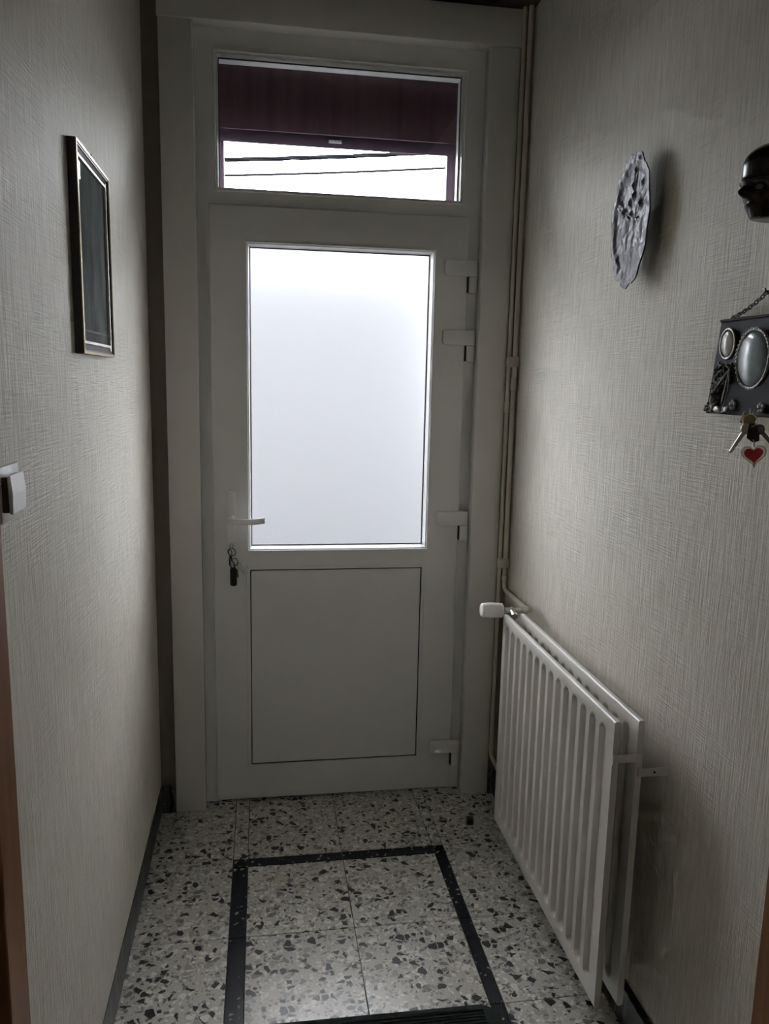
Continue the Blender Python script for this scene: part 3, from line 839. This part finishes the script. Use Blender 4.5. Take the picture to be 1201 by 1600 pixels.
# carved mask: an ovoid head in profile, brow ridge, hollow eye, nose and pointed chin
mask = empty('carved_mask', (XR, -1.45, 1.83), 'small dark carved wooden mask with a smooth forehead, high on the right wall', 'mask')
mc = Vector((0.700, -1.428, 1.887))
def mask_pt(u, v):
    # u across the face 0..1 (door side to camera side), v from chin 0 to crown 1
    a = PI * (u - 0.0)
    z = -0.064 + 0.125 * v
    w = 0.056 * (max(0.0, 1 - abs((v - 0.62) / 0.72) ** 2.6)) ** 0.5 if v < 0.62 else 0.056 * (max(0.0, 1 - ((v - 0.62) / 0.38) ** 2.4)) ** 0.5
    w = max(w, 0.002)
    dpt = 0.0575 + 0.017 * min(1, v / 0.35)
    dpt *= 1 if v < 0.66 else max(0.02, 1 - ((v - 0.66) / 0.34) ** 2.4) ** 0.5
    y = w * math.cos(a)
    x = dpt * math.sin(a)
    side = math.cos(a)
    # brow ridge over hollow eyes
    x -= 0.010 * math.exp(-((v - 0.37) / 0.05) ** 2) * math.exp(-((abs(side) - 0.42) / 0.22) ** 2)
    x += 0.005 * math.exp(-((v - 0.455) / 0.035) ** 2) * math.sin(a) ** 2
    # nose, lips and chin
    x += 0.014 * math.exp(-((v - 0.31) / 0.075) ** 2) * math.exp(-(side / 0.16) ** 2)
    x += 0.006 * math.exp(-((v - 0.15) / 0.025) ** 2) * math.exp(-(side / 0.3) ** 2)
    x -= 0.005 * math.exp(-((v - 0.21) / 0.02) ** 2) * math.exp(-(side / 0.4) ** 2)
    return (mc.x - max(x, 0.0), mc.y + y, mc.z + z)
m = MB()
V = m.grid(mask_pt, 48, 56)
m.bm.faces.new([r[0] for r in V])
bmesh.ops.recalc_face_normals(m.bm, faces=m.bm.faces)
mo = m.build('carved_face', MASKW, mask, angle=70)
EYE = plain('grey_stone_eye', (0.10, 0.10, 0.095), 0.25)
for dy in (0.020, -0.020):
    MB().ball((mc.x - 0.0615, mc.y + dy, mc.z - 0.019), 0.006, 0.008, 0.0045).build('eye', EYE, mask, label='grey stone eye')

# key plaque
PXF = 0.674                                        # front face of the plaque at the bottom
kp = empty('key_plaque', (XR, -1.42, 1.49), 'dark grey metal key plaque with oval cabochons, hung from a chain', 'key holder')
y0, y1, zb, zt = -1.553, -1.2895, 1.490, 1.6635
tilt = lambda z: PXF + 0.016 * (z - zb) / (zt - zb)
m = MB()
m.poly([(tilt(zb), y0, zb), (tilt(zt), y0, zt), (tilt(zt) + 0.004, y0, zt), (tilt(zb) + 0.004, y0, zb)], (0, y1 - y0, 0), 0.0007)
m.box(tilt(zt) - 0.003, tilt(zt) + 0.006, y0, y1 + 0.001, zt - 0.002, zt + 0.003, 0.001)
m.build('plaque', SLATE, kp, angle=30)
def oval(yc, zc, ay, az, dome, mat, name, rim_r, bead):
    X = tilt(zc)
    d = MB()
    d.grid(lambda u, v: (X - 0.002 - dome * math.sqrt(max(0, 1 - v * v)), yc + ay * math.cos(2 * PI * u) * v, zc + az * math.sin(2 * PI * u) * v), 36, 8, True)
    bmesh.ops.remove_doubles(d.bm, verts=d.bm.verts, dist=1e-6)
    bmesh.ops.recalc_face_normals(d.bm, faces=d.bm.faces)
    o = d.build(name, mat, kp, angle=80)
    rm = MB()
    n = 48
    rm.tube([(X - 0.003, yc + (ay + rim_r * 0.6) * math.cos(2 * PI * k / n), zc + (az + rim_r * 0.6) * math.sin(2 * PI * k / n)) for k in range(n)], rim_r, 8, True)
    if bead:
        for k in range(40):
            a = 2 * PI * k / 40
            rm.ico((X - 0.0045, yc + (ay + rim_r) * math.cos(a), zc + (az + rim_r) * math.sin(a)), 0.0032)
    rm.build('rim', PEWT, o, angle=60)
oval(-1.3285, 1.6200, 0.0215, 0.0255, 0.007, PEARL, 'cream_cabochon', 0.0028, False)
oval(-1.4130, 1.5905, 0.0445, 0.0500, 0.011, BLUEC, 'blue_grey_cabochon', 0.0030, True)
# chain: links from both top corners up to a nail
m = MB()
apex = Vector((0.690, -1.4215, 1.7035))
for end_ in (Vector((0.690, -1.322, zt + 0.003)), Vector((0.690, -1.521, zt + 0.003))):
    n = 12
    for k in range(n):
        a = end_.lerp(apex, (k + 0.5) / n); d = (apex - end_).normalized()
        a = a + Vector((0, 0, -0.004 * math.sin(PI * (k + 0.5) / n)))
        L = (apex - end_).length / n * 0.66
        side = Vector((1, 0, 0)) if k % 2 else d.cross(Vector((1, 0, 0)))
        m.tube([a + d * L * math.cos(2 * PI * q / 10) + side * 0.0036 * math.sin(2 * PI * q / 10) for q in range(10)], 0.0011, 5, True)
m.build('chain', IRON, kp)
MB().lathe([(0, 0.002), (0.0, 0.002), (0.016, 0.002), (0.016, 0.0055), (0.018, 0.0045)], (XR + 0.0, -1.4215, 1.7045), (-1, 0, 0.1), 12).build('chain_nail', IRON, kp)
# cast foliage with a seated figure and a bird at the lower left
rnd = random.Random(3)
m = MB()
for k in range(150):
    u = rnd.random()
    z = 1.493 + u * 0.092
    yc = -1.310 - 0.030 * u if u < 0.6 else -1.338
    spread = 0.015 if u < 0.5 else 0.028
    y = yc + rnd.uniform(-spread, spread)
    y = min(y, -1.2915)
    m.ico((tilt(z) - rnd.uniform(0.001, 0.011), y, z), rnd.uniform(0.0018, 0.0042), rnd.uniform(0.0018, 0.0045), rnd.uniform(0.002, 0.005), Matrix.Rotation(rnd.uniform(0, 3), 4, 'X'), 1)
fo = m.build('cast_foliage', IRON, kp)
fo['kind'] = 'stuff'
m = MB()
X = PXF - 0.008
m.tube([(X, -1.3665, 1.573), (X - 0.002, -1.345, 1.551), (X, -1.324, 1.535)], 0.0011, 6)
m.tube([(X, -1.3665, 1.573), (X - 0.001, -1.360, 1.540), (X, -1.350, 1.508)], 0.0011, 6)
m.tube([(X, -1.3665, 1.573), (X + 0.001, -1.366, 1.535), (X, -1.357, 1.506)], 0.0009, 6)
m.tube([(X, -1.318, 1.535), (X, -1.314, 1.515), (X, -1.319, 1.498)], 0.002, 6)
m.build('cast_twigs', PEWT, kp)
m = MB()
m.ball((X - 0.003, -1.347, 1.4985), 0.006, 0.014, 0.0075, 14).ball((X - 0.005, -1.3335, 1.5035), 0.0045, 0.0055, 0.0045, 12)
m.poly([(X - 0.004, -1.357, 1.500), (X - 0.004, -1.372, 1.505), (X - 0.004, -1.370, 1.497), (X - 0.004, -1.358, 1.494)], (0.004, 0, 0))
m.build('cast_bird', PEWT, kp)
def blossom(name, y, z, r, hook=True):
    m = MB()
    X = tilt(z) - 0.004
    for k in range(5):
        a = 2 * PI * k / 5 + 0.3
        m.ico((X, y + r * math.cos(a), z + r * math.sin(a)), 0.0028, r * 0.62, r * 0.62, None, 2)
    m.ball((X - 0.003, y, z), 0.0028, n=10)
    o = m.build(name, PEWT, kp)
    if hook:
        MB().tube([(X + 0.002, y, z), (X - 0.010, y, z - 0.004), (X - 0.014, y, z - 0.012), (X - 0.019, y, z - 0.010), (X - 0.020, y, z - 0.002)], 0.0013, 6).build('hook', PEWT, o)
for y, z in ((-1.3785, 1.5085), (-1.4620, 1.5065), (-1.5250, 1.5070)):
    blossom('flower_hook', y, z, 0.0062)
for y, z in ((-1.305, 1.499), (-1.3165, 1.4965), (-1.326, 1.4985)):
    blossom('small_blossom', y, z, 0.0042, False)

# keys with a heart fob on the middle hook
hk = empty('key_ring', (0.6545, -1.4600, 1.494), 'keys with a clear heart fob hanging from the key plaque', 'keys')
KX, KY = 0.6545, -1.4600
hoop((KX, KY, 1.484), 0.0115, 0.0011, (0.7, 0.7, 0)).build('split_ring', STEEL, hk)
m = MB()
m.box(-0.012, 0.012, -0.002, 0.002, -0.010, 0.010, 0.001).box(-0.006, 0.006, -0.0025, 0.0025, -0.016, -0.009, 0.0008)
bmesh.ops.transform(m.bm, matrix=Matrix.Translation((KX + 0.004, KY + 0.010, 1.486)) @ Matrix.Rotation(-0.3, 4, 'Z') @ Matrix.Rotation(0.3, 4, 'Y'), verts=m.bm.verts)
m.build('brass_key_bow', BRASS, hk, label='brass key bow')
key_shape('key', STEEL, hk, (KX + 0.000, KY + 0.000, 1.478), 0.52, -0.1, 0.060, 0.0095)
key_shape('key', IRON, hk, (KX + 0.010, KY - 0.004, 1.476), -0.75, -0.4, 0.052, 0.009)
m = MB()
m.poly([(-0.006, 0, 0.010), (0.004, 0, 0.012), (0.012, 0, -0.004), (0.013, 0, -0.018), (0.004, 0, -0.022), (-0.008, 0, -0.014)], (0, 0.003, 0), 0.0008)
bmesh.ops.transform(m.bm, matrix=Matrix.Translation((KX + 0.004, KY - 0.004, 1.468)) @ Matrix.Rotation(-0.4, 4, 'Z'), verts=m.bm.verts)
m.build('leather_tab', BROWNL, hk, label='dark brown leather tab')
MB().tube([(KX + 0.006, KY - 0.005, 1.452), (KX + 0.009, KY - 0.006, 1.446), (KX + 0.0095, KY - 0.006, 1.440)], 0.0012, 6).build('fob_link', BRASS, hk)
def heart(s, n=40):
    out = []
    for k in range(n):
        t = 2 * PI * k / n
        out.append((s * 16 * math.sin(t) ** 3 / 16, 0, s * (13 * math.cos(t) - 5 * math.cos(2 * t) - 2 * math.cos(3 * t) - math.cos(4 * t)) / 16))
    return out
HM = Matrix.Translation((KX + 0.0095, KY - 0.006, 1.4260)) @ Matrix.Rotation(-0.55, 4, 'Z') @ Matrix.Rotation(-0.12, 4, 'Y')
def place(mb):
    bmesh.ops.transform(mb.bm, matrix=HM, verts=mb.bm.verts)
    return mb
def rounded_heart(n=40):
    return [(0.021 * math.sin(2 * PI * k / n) * (1 - 0.10 * (math.cos(2 * PI * k / n) < 0) * 1), 0, 0.0195 * math.cos(2 * PI * k / n)) for k in range(n)]
hf = place(MB().poly([(x * 1.0, -0.004, z) for x, _, z in heart(0.0205)], (0, 0.008, 0), 0.0018, 2)).build('heart_fob', ACRYL, hk, angle=50, label='clear acrylic heart fob')
place(MB().poly([(x, -0.0045, z) for x, _, z in heart(0.0150)], (0, 0.0090, 0))).build('red_heart', REDH, hf, angle=50, label='red heart set in the clear fob')

# ------------------------------------------------------------------ floor pieces
mt = empty('doormat', (0.09, -1.23, 0.0), 'dark green door mat with rounded corners at the bottom edge', 'mat')
mx0, mx1, my0, my1, mr = -0.215, 0.392, -1.440, -1.036, 0.045
pts = []
for cx, cy, a0 in ((mx1 - mr, my1 - mr, 0), (mx0 + mr, my1 - mr, PI / 2), (mx0 + mr, my0 + mr, PI), (mx1 - mr, my0 + mr, 1.5 * PI)):
    pts += [(cx + mr * math.cos(a0 + k * PI / 16), cy + mr * math.sin(a0 + k * PI / 16), 0.0005) for k in range(9)]
MB().poly(pts, (0, 0, 0.0065), 0.002, 2).build('mat_body', MATM, mt)
m = MB()
y = my0 + 0.03
while y < my1 - 0.02:
    m.box(mx0 + 0.035, mx1 - 0.035, y, y + 0.005, 0.0068, 0.0095, 0.001)
    y += 0.0095
r_ = m.build('mat_rib', MATM, mt)
r_['kind'] = 'stuff'
for o in (mt,):
    o.rotation_euler = (0, 0, -0.012)

m = MB()
m.poly([(0.530, -0.246, 0.0), (0.553, -0.250, 0.0), (0.560, -0.222, 0.0), (0.537, -0.218, 0.0)], (0, 0, 0.020), 0.0025, 2)
bk = m.build('rubber_block', RUBB)
tag(bk, 'small dark brown rubber block on the floor near the radiator', 'door stop')
